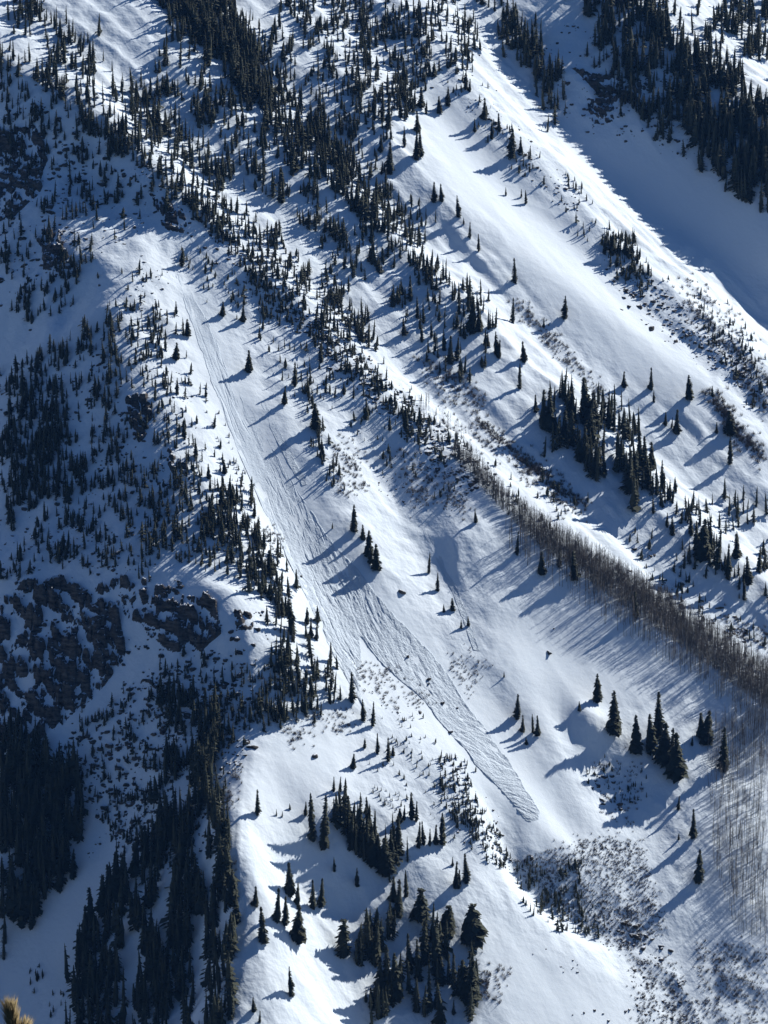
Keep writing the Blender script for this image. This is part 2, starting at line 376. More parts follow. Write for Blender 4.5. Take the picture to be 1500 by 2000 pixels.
# ---------------------------------------------------------------- tree shapes (unit height)
def conifer_shape(seed, R, levels, per, blunt=0.8, trunk_sides=5, gaps=0.18):
    r = np.random.default_rng(seed); V = []; Fc = []
    lean = r.normal(0, 0.012, 2)
    def add(vs, fs):
        o = len(V); V.extend(vs); Fc.extend([tuple(o + i for i in f) for f in fs])
    prof = lambda t: R * min(1.0, (1 - t) ** blunt * 1.06 + 0.02) * (0.5 + 0.5 * min(1, t / 0.24) ** 0.8)
    side = r.uniform(0, 6.28); asym = r.uniform(0.15, 0.55); bulge = r.uniform(0.8, 1.18, 5)
    # dense inner foliage
    k = 6; rings = 5 if levels < 20 else 8; tt = np.linspace(0.05, 0.97, rings); ring = []
    for t in tt:
        rr = prof(t) * 0.46
        ring.append([(lean[0] * t + rr * r.uniform(0.6, 1.25) * math.cos(6.283 * (j + t) / k), lean[1] * t + rr * r.uniform(0.6, 1.25) * math.sin(6.283 * (j + t) / k), t - 0.02) for j in range(k)])
    vs = [p for q in ring for p in q] + [(lean[0], lean[1], 0.985)]
    fs = []
    for a in range(rings - 1):
        for j in range(k):
            q = (a * k + j, a * k + (j + 1) % k, (a + 1) * k + (j + 1) % k, (a + 1) * k + j)
            fs += [(q[0], q[1], q[2]), (q[0], q[2], q[3])]
    fs += [((rings - 1) * k + j, (rings - 1) * k + (j + 1) % k, rings * k) for j in range(k)]
    add(vs, fs)
    for li in range(levels):
        t = 0.05 + 0.93 * (li + r.uniform(-0.3, 0.3)) / levels
        base_r = prof(max(t, 0.02))
        for j in range(per):
            if r.random() < gaps: continue
            an = 6.283 * (j + r.uniform(-0.35, 0.35)) / per + li * 2.4
            L = base_r * (r.uniform(0.6, 1.22) if levels >= 20 else r.uniform(0.45, 1.4)) * bulge[int(li * 7 / levels) % 5] * (1 + asym * math.cos(an - side))
            w = max(L * r.uniform(0.26, 0.42), 0.008)
            dr = L * r.uniform(0.30, 0.75) if t < 0.85 else -L * 0.3
            c, s = math.cos(an), math.sin(an); cx, cy = lean[0] * t, lean[1] * t
            root = (cx, cy, t + 0.012); tip = (cx + L * c, cy + L * s, t - dr)
            m = (cx + 0.62 * L * c, cy + 0.62 * L * s, t - 0.42 * dr + 0.004)
            l1 = (m[0] - w * s, m[1] + w * c, m[2] - 0.012); r1 = (m[0] + w * s, m[1] - w * c, m[2] - 0.012)
            bt = (m[0], m[1], m[2] - max(0.022, 0.25 * L))
            if levels >= 20: add([root, l1, tip, r1, bt], [(0, 1, 2), (0, 2, 3), (0, 4, 2)])
            else: add([root, l1, tip, r1], [(0, 1, 2), (0, 2, 3)])
    # leader shoot
    add([(lean[0] - 0.006, lean[1], 0.94), (lean[0] + 0.006, lean[1], 0.94), (lean[0], lean[1], 1.0), (lean[0], lean[1] - 0.006, 0.94)], [(0, 1, 2), (0, 3, 2)])
    tv = []; tf = []
    for z, rad in ((-0.06, 0.016), (0.5, 0.009), (0.93, 0.002)):
        for j in range(trunk_sides):
            tv.append((lean[0] * z + rad * math.cos(6.283 * j / trunk_sides), lean[1] * z + rad * math.sin(6.283 * j / trunk_sides), z))
    for a in range(2):
        for j in range(trunk_sides):
            q = (a * trunk_sides + j, a * trunk_sides + (j + 1) % trunk_sides, (a + 1) * trunk_sides + (j + 1) % trunk_sides, (a + 1) * trunk_sides + j)
            tf += [(q[0], q[1], q[2]), (q[0], q[2], q[3])]
    return (np.array(V), np.array(Fc)), (np.array(tv), np.array(tf))

CLASSES = {'narrow': (0.10, 0.62), 'spire': (0.14, 0.66), 'full': (0.18, 0.66), 'round': (0.28, 0.42)}
HI = {}
for ci, (cn, (R, bl)) in enumerate(CLASSES.items()):
    HI[cn] = []
    for k in range(4):
        (cv, cf), (tv, tf) = conifer_shape(100 + ci * 10 + k, R * (0.9 + 0.07 * k), 46 if cn != 'round' else 26, 9, bl, 6)
        HI[cn].append((cv, cf, tv, tf))
LO = []
for k, (R, bl) in enumerate([(0.11, 0.7), (0.13, 0.75), (0.15, 0.8), (0.175, 0.75), (0.21, 0.75), (0.14, 0.55)]):
    (cv, cf), (tv, tf) = conifer_shape(300 + k, R, 11, 5, bl, 3, 0.1 if k % 3 else 0.38)
    LO.append((np.concatenate([cv, tv]), np.concatenate([cf, tf + len(cv)])))
TINY = []
for k, R in enumerate([0.16, 0.2, 0.25, 0.3]):
    (cv, cf), (tv, tf) = conifer_shape(340 + k, R, 6, 4, 0.7, 3, 0.1)
    TINY.append((cv, cf))

def px_size(p, h_px):          # photo height to metres at a ground point
    f = (p[..., 1] - CAM[1]) * math.cos(PITCH) - (p[..., 2] - CAM[2]) * math.sin(PITCH)
    return h_px / 1000 * TF * f / math.cos(PITCH)

ORD = ['leftmost', 'second from left', 'third from left', 'fourth from left', 'fifth from left', 'sixth from left', 'seventh from left', 'eighth from left', 'ninth from left', 'tenth from left', 'eleventh from left', 'twelfth from left', 'thirteenth from left', 'fourteenth from left', 'fifteenth from left', 'sixteenth from left', 'seventeenth from left', 'eighteenth from left', 'nineteenth from left', 'twentieth from left']
def ordinal(i, n):
    if n == 1: return 'lone'
    if i == n - 1: return 'rightmost'
    if i >= 10 and n - i <= len(ORD): return ORD[n - 1 - i].replace('left', 'right')
    return ORD[i] if i < len(ORD) else ORD[n - 1 - i].replace('left', 'right')

# individual conifers: place phrase -> (photo x, photo y of the foot, photo height, shape)
n_, s_, f_, o_ = 'narrow', 'spire', 'full', 'round'
CONIFERS = {
 'spruces in the grove below the bare aspen belt': [(1168,1370,57,f_),(1132,1388,20,f_),(1203,1432,88,f_),(1243,1470,77,f_),(1268,1472,80,f_),(1284,1445,98,s_),(1300,1494,86,f_),(1311,1500,82,s_),(1323,1522,96,f_),(1352,1457,22,s_),(1369,1440,52,s_),(1382,1452,68,f_),(1417,1507,92,s_)],
 'spruces on the shaded slope below the aspens': [(1325,1582,30,s_),(1326,1640,15,f_),(1354,1637,60,s_),(1366,1722,66,f_)],
 'firs standing in front of the aspen belt': [(1010,1085,50,s_),(1055,1122,48,f_),(1092,1108,38,s_),(1119,1133,60,s_),(1242,1208,56,s_)],
 'firs in the clump right of the avalanche track': [(649,1032,13,s_),(689,1038,55,f_),(709,1055,32,f_),(718,1086,52,f_),(724,1100,34,f_),(733,1114,53,f_)],
 'small firs between the track and the aspen shadows': [(838,1120,43,n_),(855,1155,38,s_),(866,1195,16,f_),(884,1193,26,f_),(900,1228,18,f_),(915,1222,20,f_)],
 'firs on the lower rib beside the track end': [(985,1322,12,f_),(1010,1405,52,s_),(1022,1430,36,s_),(1040,1431,40,n_),(1051,1437,42,s_),(1028,1455,16,f_)],
 'spires on the left margin of the avalanche track': [(528,1125,53,f_),(553,1205,42,s_),(568,1240,86,s_),(598,1218,34,f_),(607,1247,42,s_),(619,1251,36,s_),(645,1295,43,n_),(687,1372,62,s_),(708,1407,44,s_),(728,1418,50,s_)],
 'firs just below the left tongue of the track': [(690,1502,32,f_),(712,1460,20,f_),(737,1472,43,s_),(758,1487,50,s_),(767,1475,20,f_)],
 'conifers on the open snow shelf above the lower stand': [(502,1592,53,s_),(540,1594,15,s_),(551,1596,13,s_),(566,1581,13,f_),(597,1593,29,s_),(611,1640,96,n_),(634,1658,112,n_),(653,1546,31,s_),(664,1546,32,n_),(674,1546,29,n_)],
 'firs in the group on the lower stand upper edge': [(664,1604,46,s_),(682,1610,60,s_),(705,1567,22,s_),(718,1590,36,s_),(702,1640,78,s_),(688,1660,76,s_),(715,1668,72,s_),(728,1690,80,s_),(742,1700,74,s_),(752,1712,80,f_),(765,1690,76,s_),(778,1672,70,f_)],
 'firs in the row above the smooth lower shelf': [(780,1607,30,f_),(790,1602,32,s_),(803,1600,56,s_),(812,1604,42,s_),(818,1657,56,s_),(827,1650,50,s_),(840,1652,36,s_),(850,1650,42,s_),(863,1648,64,n_)],
 'conifers on the bright shelf edge at lower centre': [(884,1692,20,s_),(888,1735,56,s_),(896,1736,40,s_),(911,1726,63,s_)],
 'broad round-topped pines at lower centre': [(672,1868,76,o_),(822,1797,66,o_),(879,1827,62,o_),(921,1838,78,o_)],
 'spruces on the half-shaded slope at lower centre': [(501,1770,42,s_),(514,1843,76,f_),(543,1802,72,s_),(556,1807,60,s_),(566,1752,72,f_),(582,1767,46,f_),(584,1843,80,f_),(612,1776,62,s_),(627,1771,60,s_),(652,1702,30,s_),(567,1946,62,s_),(508,1998,26,s_),(494,1975,30,f_),(696,1732,40,s_)],
 'tall spruces in the dark mass at the bottom': [(720,1872,80,s_),(735,1882,88,f_),(745,1957,94,s_),(757,1952,112,f_),(768,1953,98,f_),(778,1957,84,s_),(793,1752,56,n_),(770,1762,54,s_),(781,1792,78,s_),(800,1902,84,s_),(815,1917,88,s_),(830,1884,92,s_),(850,1904,112,n_),(861,1925,60,s_),(725,1972,46,f_),(714,1957,26,s_),(815,1978,72,s_),(836,1972,60,s_)],
 'spruces at the right edge of the bottom mass': [(875,1922,62,s_),(886,1934,78,s_),(904,1942,72,f_),(918,1957,88,f_),(930,1952,52,s_),(862,2004,72,s_),(885,1982,32,s_)],
 'firs in the dark grove across the aspen ridge': [(1045,805,36,s_),(1060,838,80,s_),(1072,842,84,s_),(1085,850,44,s_),(1100,862,62,s_),(1116,812,64,f_),(1118,872,72,s_),(1130,902,66,s_),(1142,826,92,f_),(1141,905,74,s_),(1152,868,64,s_),(1160,838,74,f_),(1165,932,64,s_),(1181,932,54,s_),(1190,838,54,s_),(1200,842,48,n_),(1209,840,42,n_),(1218,836,34,n_)],
 'firs in the second grove right of the dark one': [(1230,965,88,s_),(1247,918,80,s_),(1260,922,72,s_),(1275,917,56,s_),(1268,957,42,s_),(1292,954,58,s_),(1318,960,30,s_),(1243,985,60,s_),(1275,1003,36,s_)],
 'firs in the third grove near the right edge': [(1303,1030,30,s_),(1312,1046,38,s_),(1350,1046,46,s_),(1360,1075,60,s_),(1373,1092,82,f_),(1390,1088,74,f_),(1402,1112,82,s_),(1421,1132,74,s_),(1440,1090,50,s_),(1452,1172,44,n_),(1462,1142,58,s_),(1482,1117,52,s_),(1495,1112,42,s_)],
 'firs on the smooth drift crest at right': [(1105,622,46,s_),(1217,757,33,s_),(1273,762,46,s_),(1276,785,24,s_),(1343,780,49,f_),(1392,775,22,f_),(1301,831,28,s_),(1312,836,22,s_),(1320,848,50,s_),(1400,847,24,s_),(1425,852,52,f_),(1425,907,58,n_)],
 'firs on the slope left of the smooth drift': [(1007,554,52,s_),(1002,632,52,s_),(1015,758,50,n_),(1023,708,43,f_),(975,700,38,s_),(1062,640,22,s_)],
 'firs around the head of the wide snowfield': [(748,236,52,s_),(760,252,54,s_),(782,230,54,s_),(790,287,42,s_),(812,313,60,s_),(817,258,42,s_),(821,307,52,s_),(823,211,42,s_),(833,223,28,s_),(857,221,34,f_),(876,208,40,s_)],
 'firs along the left margin of the wide snowfield': [(701,290,26,s_),(745,298,37,s_),(762,341,66,s_),(847,396,42,s_),(862,394,36,s_),(894,424,44,s_),(905,438,14,s_),(918,466,34,s_),(935,491,36,n_)],
 'firs along the upper right margin of the snowfield': [(911,174,38,s_),(918,179,26,s_),(927,258,27,s_),(948,234,44,s_),(959,271,38,s_),(975,258,38,s_),(1001,308,58,s_),(1018,298,32,s_),(1035,311,28,s_)],
 'little firs out on the wide snowfield': [(988,382,17,s_),(1018,386,18,n_),(1027,398,28,n_),(1128,461,16,n_),(1141,463,17,n_)],
 'firs in the clump on the rocky rib': [(1180,497,32,s_),(1197,493,42,s_),(1208,499,34,s_),(1222,496,40,s_),(1235,502,28,s_),(1245,515,24,s_)],
 'firs on the flank below the second ridge': [(768,600,46,s_),(803,588,52,s_),(815,622,44,n_),(827,632,38,s_),(842,660,36,n_),(866,685,44,s_),(880,712,58,s_),(893,705,48,s_),(925,650,74,f_),(938,648,60,s_),(953,676,30,s_),(968,692,46,s_),(788,655,34,s_),(823,668,36,s_)],
 'firs on the upper avalanche face': [(356,520,38,s_),(345,703,36,f_),(365,656,34,f_),(436,618,30,f_),(475,629,34,s_),(488,728,46,f_),(506,660,24,s_),(345,613,26,s_)],
 'firs on the rib left of the upper track': [(360,858,38,s_),(383,895,42,s_),(406,934,30,f_),(437,924,28,f_),(433,992,44,f_),(452,988,46,f_),(457,1018,28,s_),(497,1010,24,f_),(402,775,22,s_),(347,770,34,s_)],
 'firs standing on the near ridge beside its snow ramp': [(577,755,50,n_),(627,708,36,s_),(556,790,38,f_),(614,838,52,f_),(630,895,34,f_),(673,770,26,s_),(690,778,30,n_),(717,820,44,s_),(762,840,30,f_),(794,838,46,f_),(820,830,36,f_),(897,893,30,f_),(928,1020,26,f_)],
}
CONIFERS.update({
 'spires along the upper edge of the bottom left forest': [(152,1905,95,s_),(165,1855,92,s_),(180,1818,90,s_),(198,1792,88,s_),(212,1772,88,s_),(226,1757,86,s_),(243,1742,86,s_),(262,1712,84,s_),(285,1692,84,s_),(310,1662,80,s_),(334,1642,80,s_)],
 'spruces at the sunlit right edge of the bottom left forest': [(445,1702,62,f_),(452,1762,68,f_),(462,1802,60,f_),(448,1862,72,s_),(446,1932,76,s_),(450,1992,70,s_)],
 'spruces at the right edge of the far left forest': [(118,1742,76,s_),(140,1716,62,s_),(148,1642,72,s_),(157,1572,62,s_)],
})
n_individual = 0
rr = random.Random(3)
mesh_cache = {}
def conifer(p, h, cls, label, group):
    k = rr.randrange(4)
    e = bpy.data.objects.new('conifer_tree', None); col.objects.link(e)
    e.location = p; e.rotation_euler = (rr.uniform(-0.05, 0.05), rr.uniform(-0.05, 0.05), rr.uniform(0, 6.28))
    w = rr.uniform(0.85, 1.4); e.scale = (h * w, h * w, h)
    e.empty_display_size = 0.5
    tag(e, label, 'tree', group)
    key = (cls, k)
    if key not in mesh_cache:
        cv, cf, tv, tf = HI[cls][k]
        a = mesh_obj('crown', cv, cf, NEEDLE, e); b = mesh_obj('trunk', tv, tf, BARK, e)
        mesh_cache[key] = (a, b)
    else:
        for src in mesh_cache[key]:
            c = src.copy(); col.objects.link(c); c.parent = e
for phrase, items in CONIFERS.items():
    items = sorted(items, key=lambda q: q[0])
    p = hit([q[0] for q in items], [q[1] for q in items])
    hm = px_size(p, np.array([q[2] for q in items], float))
    for i, q in enumerate(items):
        conifer(p[i] - np.array([0, 0, 0.15]), float(hm[i]), q[3], f'{ordinal(i, len(items))} of the {phrase}', phrase)
        n_individual += 1

# the countless other conifers: zones of the photo with number, height range, and width of strip where a line is given
ZONES = [
 ('s',[(0,105),(60,145),(140,208),(210,255),(270,305),(330,360),(420,450)],34,150,26,58),
 ('s',[(20,5),(90,60),(160,120),(230,180),(290,240),(360,300),(440,370)],50,180,24,60),
 ('s',[(300,-30),(370,50),(450,115),(500,185),(560,250),(640,310),(700,385),(735,430)],36,310,30,70),
 ('p',[(335,-20),(430,-20),(500,120),(520,220),(450,160),(380,70)],0,130,50,78),
 ('s',[(730,420),(800,485),(860,545),(930,605),(945,640)],30,60,30,50),
 ('p',[(540,-20),(900,-20),(945,110),(820,165),(720,250),(640,160)],0,330,22,44),
 ('p',[(300,60),(420,150),(560,270),(700,420),(780,520),(700,560),(560,420),(400,260),(300,160)],0,200,20,58),
 ('p',[(430,0),(560,60),(680,220),(760,340),(860,440),(760,420),(620,280),(480,120)],0,150,18,48),
 ('p',[(380,330),(440,380),(560,480),(700,600),(740,690),(640,650),(540,560),(440,470)],0,200,16,46),
 ('s',[(420,450),(520,560),(600,640),(680,720),(760,790),(860,880)],26,200,12,30),
 ('p',[(740,480),(860,560),(960,680),(960,760),(860,740),(780,640)],0,40,22,42),
 ('p',[(0,150),(150,250),(330,400),(200,500),(60,560),(0,600)],0,170,18,44),
 ('p',[(60,660),(200,550),(250,760),(300,850),(420,980),(430,1100),(300,1120),(0,1130),(0,740)],0,560,14,44),
 ('p',[(0,760),(110,760),(140,960),(0,1000)],0,130,28,46),
 ('p',[(20,600),(120,520),(200,500),(120,600),(20,670)],0,40,20,36),
 ('p',[(100,1470),(230,1350),(420,1270),(560,1310),(470,1480),(430,1640),(330,1700),(230,1640)],0,330,12,28),
 ('s',[(320,1330),(335,1400),(420,1400),(400,1480),(320,1560),(440,1420)],50,110,34,60),
 ('p',[(0,1490),(90,1490),(165,1550),(140,1690),(60,1800),(0,1860)],0,180,56,96),
 ('p',[(0,1430),(90,1440),(100,1500),(0,1510)],0,30,30,60),
 ('p',[(330,1600),(400,1500),(440,1640),(470,1760),(450,1900),(445,2060),(135,2080),(135,1970),(170,1840),(250,1690)],0,330,52,96),
 ('s',[(240,560),(260,640),(290,720),(320,800),(370,900),(420,960)],70,100,14,32),
 ('s',[(300,1040),(380,1060),(450,1050),(500,1090)],60,60,20,40),
 ('s',[(420,1000),(480,1060),(520,1120),(560,1200),(600,1270)],56,80,28,50),
 ('p',[(540,1300),(640,1290),(690,1370),(600,1400),(520,1440),(460,1400)],0,80,28,52),
 ('p',[(1090,-20),(1220,-20),(1380,170),(1500,240),(1500,400),(1350,330),(1180,150)],0,200,34,74),
 ('s',[(965,10),(1010,80),(1050,150),(1085,220)],34,70,30,62),
 ('p',[(1330,240),(1520,300),(1520,420),(1440,400)],0,30,50,78),
 ('p',[(1270,-20),(1520,-20),(1520,230),(1390,150)],0,90,30,56),
 ('s',[(1200,-30),(1300,80),(1400,160),(1500,230)],18,95,40,66),
 ('p',[(1300,200),(1520,260),(1520,400),(1400,350)],0,45,45,72),
 ('s',[(900,140),(960,240),(1030,320),(1120,400),(1210,480),(1280,560)],40,90,8,24),
 ('p',[(1080,760),(1210,800),(1300,940),(1260,990),(1150,930),(1060,860)],0,70,42,76),
 ('p',[(1250,950),(1500,1000),(1520,1190),(1350,1120)],0,60,20,48),
 ('s',[(1240,1090),(1330,1170),(1420,1225),(1500,1290)],40,50,10,28),
 ('p',[(850,1470),(900,1490),(1000,1690),(960,1700),(880,1600)],0,170,8,20),
 ('p',[(1000,1690),(1130,1690),(1180,1830),(1100,1820),(1010,1760)],0,110,10,24),
 ('p',[(655,1600),(780,1640),(790,1720),(700,1690)],0,40,44,74),
 ('p',[(690,1800),(940,1850),(930,1990),(720,2010)],0,40,50,84),
 ('s',[(600,770),(622,860),(652,960)],22,34,12,34),
 ('p',[(560,640),(700,760),(860,900),(900,980),(800,960),(640,830),(560,720)],0,50,9,24),
 ('s',[(390,700),(420,800),(450,900),(520,1010)],30,26,6,14),
 ('p',[(700,1480),(860,1480),(900,1600),(760,1600)],0,40,5,14),
 ('p',[(700,1390),(830,1400),(880,1500),(780,1490)],0,36,5,14),
 ('p',[(340,480),(460,470),(560,600),(480,640),(380,600)],0,45,10,26),
 ('p',[(450,580),(560,620),(640,760),(620,800),(520,720)],0,30,10,28),
 ('p',[(225,520),(330,500),(380,700),(400,860),(330,860),(260,720)],0,50,12,34),
 ('p',[(1000,880),(1100,960),(1200,1030),(1180,1050),(1060,980)],0,20,9,24),
 ('p',[(1350,560),(1440,640),(1520,780),(1500,820),(1380,680)],0,110,7,20),
 ('s',[(620,635),(720,725),(800,785),(900,875),(1000,965),(1080,1040)],12,90,9,22),
 ('p',[(1175,460),(1230,470),(1275,540),(1250,570),(1190,510)],0,60,14,34),
 ('s',[(580,250),(660,330),(720,400),(800,470)],60,60,18,40),
 ('p',[(640,60),(760,120),(830,170),(760,280),(690,220)],0,60,26,46),
 ('s',[(430,960),(480,1040),(540,1120)],30,40,20,42),
 ('p',[(1150,1490),(1260,1500),(1270,1560),(1180,1570)],0,26,6,16),
 ('p',[(60,1890),(140,1900),(120,1995),(60,1995)],0,12,10,24),
 ('p',[(1130,60),(1260,100),(1340,220),(1270,290),(1150,200)],0,55,18,42),
 ('p',[(150,1700),(260,1560),(300,1600),(180,1760)],0,20,8,18),
]
def in_poly(poly, k, r):
    a = np.array(poly, float); lo = a.min(0); hi = a.max(0); out = np.zeros((0, 2))
    while len(out) < k:
        q = r.uniform(lo, hi, (k * 3, 2)); out = np.concatenate([out, q[inside(poly, q[:, 0], q[:, 1])]])
    return out[:k]
def on_strip(line, w, k, r):
    L = np.array(line, float); seg = np.hypot(*(L[1:] - L[:-1]).T); c = np.concatenate([[0], np.cumsum(seg)])
    d = r.uniform(0, c[-1], k); i = np.clip(np.searchsorted(c, d) - 1, 0, len(seg) - 1); f = (d - c[i]) / seg[i]
    p = L[i] + (L[i + 1] - L[i]) * f[:, None]
    return p + r.normal(0, w * 0.42, (k, 2))
def zone_points(kind, line, w, k, r):
    return in_poly(line, k, r) if kind == 'p' else on_strip(line, w, k, r)
def clump(pt, r, share=0.7, spread=9):        # trees gather in tight groups
    k = len(pt); m = r.random(k) < share; j = r.integers(0, max(1, k // 3), k)
    pt = pt.copy(); pt[m] = pt[j[m]] + r.normal(0, spread, (int(m.sum()), 2)) * np.array([1.0, 1.3])
    return pt
trees_uv = []; trees_h = []
for kind, line, w, k, h0, h1 in ZONES:
    k = int(k * 1.45)
    q = zone_points(kind, line, w, k, rng)
    q = clump(q, rng)
    trees_uv.append(q); trees_h.append(h0 + (h1 - h0) * rng.beta(1.1, 1.8, k))
trees_uv = np.concatenate(trees_uv); trees_h = np.concatenate(trees_h)
trees_h = trees_h * np.where((trees_uv[:, 1] < 620) & (trees_uv[:, 0] < 1000), 0.88, 1.0)
# keep the avalanche track and the open snowfields free
OPEN = [
 [(345,530),(420,620),(560,900),(720,1120),(900,1320),(1050,1590),(1010,1590),(760,1330),(690,1330),(600,1180),(440,820),(380,680)],
 [(830,220),(960,300),(1080,400),(1200,560),(1300,640),(1180,600),(960,450),(850,330)],
 [(225,535),(160,585),(80,635),(0,685),(0,745),(90,685),(180,625),(245,560)],
 [(243,1830),(278,1820),(276,1960),(245,1960)],
 [(370,1800),(402,1800),(402,1950),(375,1950)],
 [(308,1725),(342,1720),(332,1850),(303,1850)],
 [(345,1520),(372,1510),(365,1620),(340,1620)],
 [(560,1090),(640,1090),(700,1190),(700,1300),(640,1240),(600,1170)],
 [(150,1690),(230,1640),(180,1760),(90,1860),(0,1930),(0,1890),(90,1780)],
]
ok = np.ones(len(trees_uv), bool)
for p_ in OPEN: ok &= ~inside(p_, trees_uv[:, 0], trees_uv[:, 1])
trees_uv = trees_uv[ok]; trees_h = trees_h[ok]
tp = hit(trees_uv[:, 0], trees_uv[:, 1]); th = px_size(tp, trees_h)
def scatter(shapes, pts_, hs, r, wide=(0.8, 1.6), tilt=0.045):
    Vs = []; Fs = []; off = 0
    kk = r.integers(0, len(shapes), len(pts_)); an = r.uniform(0, 6.283, len(pts_)); ww = r.uniform(*wide, len(pts_)); tl = r.normal(0, tilt, (len(pts_), 2))
    for k, (sv, sf) in enumerate(shapes):
        m = np.where(kk == k)[0]
        if not len(m): continue
        c = np.cos(an[m])[:, None]; s = np.sin(an[m])[:, None]; h = hs[m][:, None]; w = (ww[m] * hs[m])[:, None]
        X = (sv[None, :, 0] * c - sv[None, :, 1] * s) * w + pts_[m, 0][:, None] + tl[m, 0][:, None] * sv[None, :, 2] * h
        Y = (sv[None, :, 0] * s + sv[None, :, 1] * c) * w + pts_[m, 1][:, None] + tl[m, 1][:, None] * sv[None, :, 2] * h
        Z = sv[None, :, 2] * h + pts_[m, 2][:, None]
        Vs.append(np.stack([X, Y, Z], -1).reshape(-1, 3))
        Fs.append((sf[None] + (np.arange(len(m)) * len(sv))[:, None, None]).reshape(-1, 3) + off)
        off += len(m) * len(sv)
    return np.concatenate(Vs), np.concatenate(Fs)
big = trees_h > 24
v_, f_s = scatter(LO, tp[big] - np.array([0, 0, 0.2]), th[big], rng)
v2, f2 = scatter(TINY, tp[~big] - np.array([0, 0, 0.2]), th[~big], rng)
v_, f_s = np.concatenate([v_, v2]), np.concatenate([f_s, f2 + len(v_)])
wood = mesh_obj('conifer_forest', v_, f_s, NEEDLE)
tag(wood, 'dark conifer forest in countless clumps over all the snowy ridges and faces', 'forest', kind='stuff')
print('individual conifers', n_individual, 'others', len(tp), 'tris', len(f_s))

# ---------------------------------------------------------------- rocks
def rock_shape(seed, sub, cuts=14, stretch=(1, 1, 1)):
    r = np.random.default_rng(seed)
    bm = bmesh.new(); bmesh.ops.create_icosphere(bm, subdivisions=sub, radius=1.0)
    v = np.array([q.co[:] for q in bm.verts]); f = np.array([[q.index for q in t.verts] for t in bm.faces]); bm.free()
    for _ in range(cuts):
        nrm = r.normal(size=3); nrm /= np.linalg.norm(nrm); d = r.uniform(0.45, 0.85)
        e = v @ nrm - d
        v = v - np.where(e > 0, e, 0)[:, None] * nrm
    v = v * np.array(stretch) * (1 + 0.05 * r.normal(size=(len(v), 1)))
    return v, f
ROCKS_HI = [rock_shape(10 + k, 2, 16, (1.0 + 0.5 * (k % 2), 0.9, 0.8 - 0.15 * (k % 3))) for k in range(6)]
ROCKS_LO = [rock_shape(40 + k, 1, 10, (1.1, 0.9, 0.75)) for k in range(5)]
rock_cache = {}
def place_rock(name, p, size, parent=None, stretch=(1, 1, 1), rot=None):
    k = rr.randrange(len(ROCKS_HI))
    if k not in rock_cache:
        o = mesh_obj(name, ROCKS_HI[k][0], ROCKS_HI[k][1], ROCK); rock_cache[k] = o
    else:
        o = rock_cache[k].copy(); o.name = name; col.objects.link(o)
        for key in list(o.keys()): del o[key]
    o.parent = parent
    o.location = p; o.rotation_euler = rot or (rr.uniform(-0.5, 0.5), rr.uniform(-0.5, 0.5), rr.uniform(0, 6.28))
    o.scale = tuple(size * q for q in stretch)
    return o

def cliff(label, poly, step, amp, jag, name='rock_cliff', res=0.55, dip=0.45):
    # a craggy rock face: ledges along tilted strata, broken by joints, rising out of the snow
    P_ = np.array(poly, float); c = P_.mean(0); big_ = c + (P_ - c) * 1.18
    g = hit(big_[:, 0], big_[:, 1]); x0, y0 = g[:, :2].min(0) - 3; x1, y1 = g[:, :2].max(0) + 3
    xs = np.arange(x0, x1, res); ys = np.arange(y0, y1, res * 0.8); X, Y = np.meshgrid(xs, ys)
    Z = surface(X, Y); u, v = project(X, Y, Z)
    wob = 16 * fbm(X, Y, 14, 3, 61); wob2 = 16 * fbm(X, Y, 14, 3, 62)
    m = inside(poly, u + wob, v + wob2).astype(float)
    for _ in range(5): m = blur(m)
    hs = Z + dip * X + 7.0 * fbm(X, Y, 30, 4, 63, 0.55)
    q = hs / step; fr = q - np.floor(q)
    terr = (np.floor(q) + smoothstep(0.22, 0.95, fr)) * step - hs
    joint = np.abs(fbm(X + 0.3 * Z, Y * 0.35, 7, 3, 64, 0.6)); crack = smoothstep(0.10, 0.0, joint)
    rag = fbm(X, Z * 0.8 + Y * 0.3, 6, 5, 65, 0.7)
    blk = hash2(np.floor((X + 1.2 * fbm(X, Y, 6, 2, 66)) / 3.1), np.floor(q * 2), 67) - 0.5
    d = amp * 0.95 * terr + jag * (1.9 * rag + 1.5 * blk - 1.5 * crack) + 0.7 * jag
    Z2 = Z + d * smoothstep(0.3, 0.75, m) - 1.4 * (1 - smoothstep(0.12, 0.5, m))
    ny_, nx_ = X.shape; ix = np.arange(nx_ * ny_).reshape(ny_, nx_)
    Fq = np.stack([ix[:-1, :-1], ix[:-1, 1:], ix[1:, 1:], ix[1:, :-1]], -1).reshape(-1, 4)
    Fq = Fq[m.ravel()[Fq].max(1) > 0.1]
    used = np.unique(Fq); rem = np.zeros(nx_ * ny_, int); rem[used] = np.arange(len(used))
    V = np.stack([X + 0.35 * (rng.random(X.shape) - 0.5), Y + 0.3 * (rng.random(X.shape) - 0.5), Z2], -1).reshape(-1, 3)[used]
    o = np.array([V[:, 0].mean(), V[:, 1].mean(), V[:, 2].min()])
    e = mesh_obj(name, V - o, rem[Fq], ROCK); e.location = o
    tag(e, label, 'cliff' if name == 'rock_cliff' else 'outcrop'); return e
cliff('broad dark snow-streaked cliff band low on the shaded left face', [(-20,1165),(60,1150),(130,1140),(180,1160),(210,1250),(205,1330),(150,1390),(95,1440),(-20,1485)], 10.0, 0.8, 2.3)
cliff('long dark cliff sloping down beneath shaded trees, right of the broadest cliff', [(215,1135),(280,1130),(360,1160),(415,1180),(430,1235),(390,1268),(330,1270),(270,1220),(220,1180)], 8.0, 0.8, 1.9)
cliff('dark buttress filling the gap between the two large cliffs', [(150,1150),(215,1150),(240,1220),(250,1290),(200,1335),(180,1250)], 8.0, 0.8, 2.0)
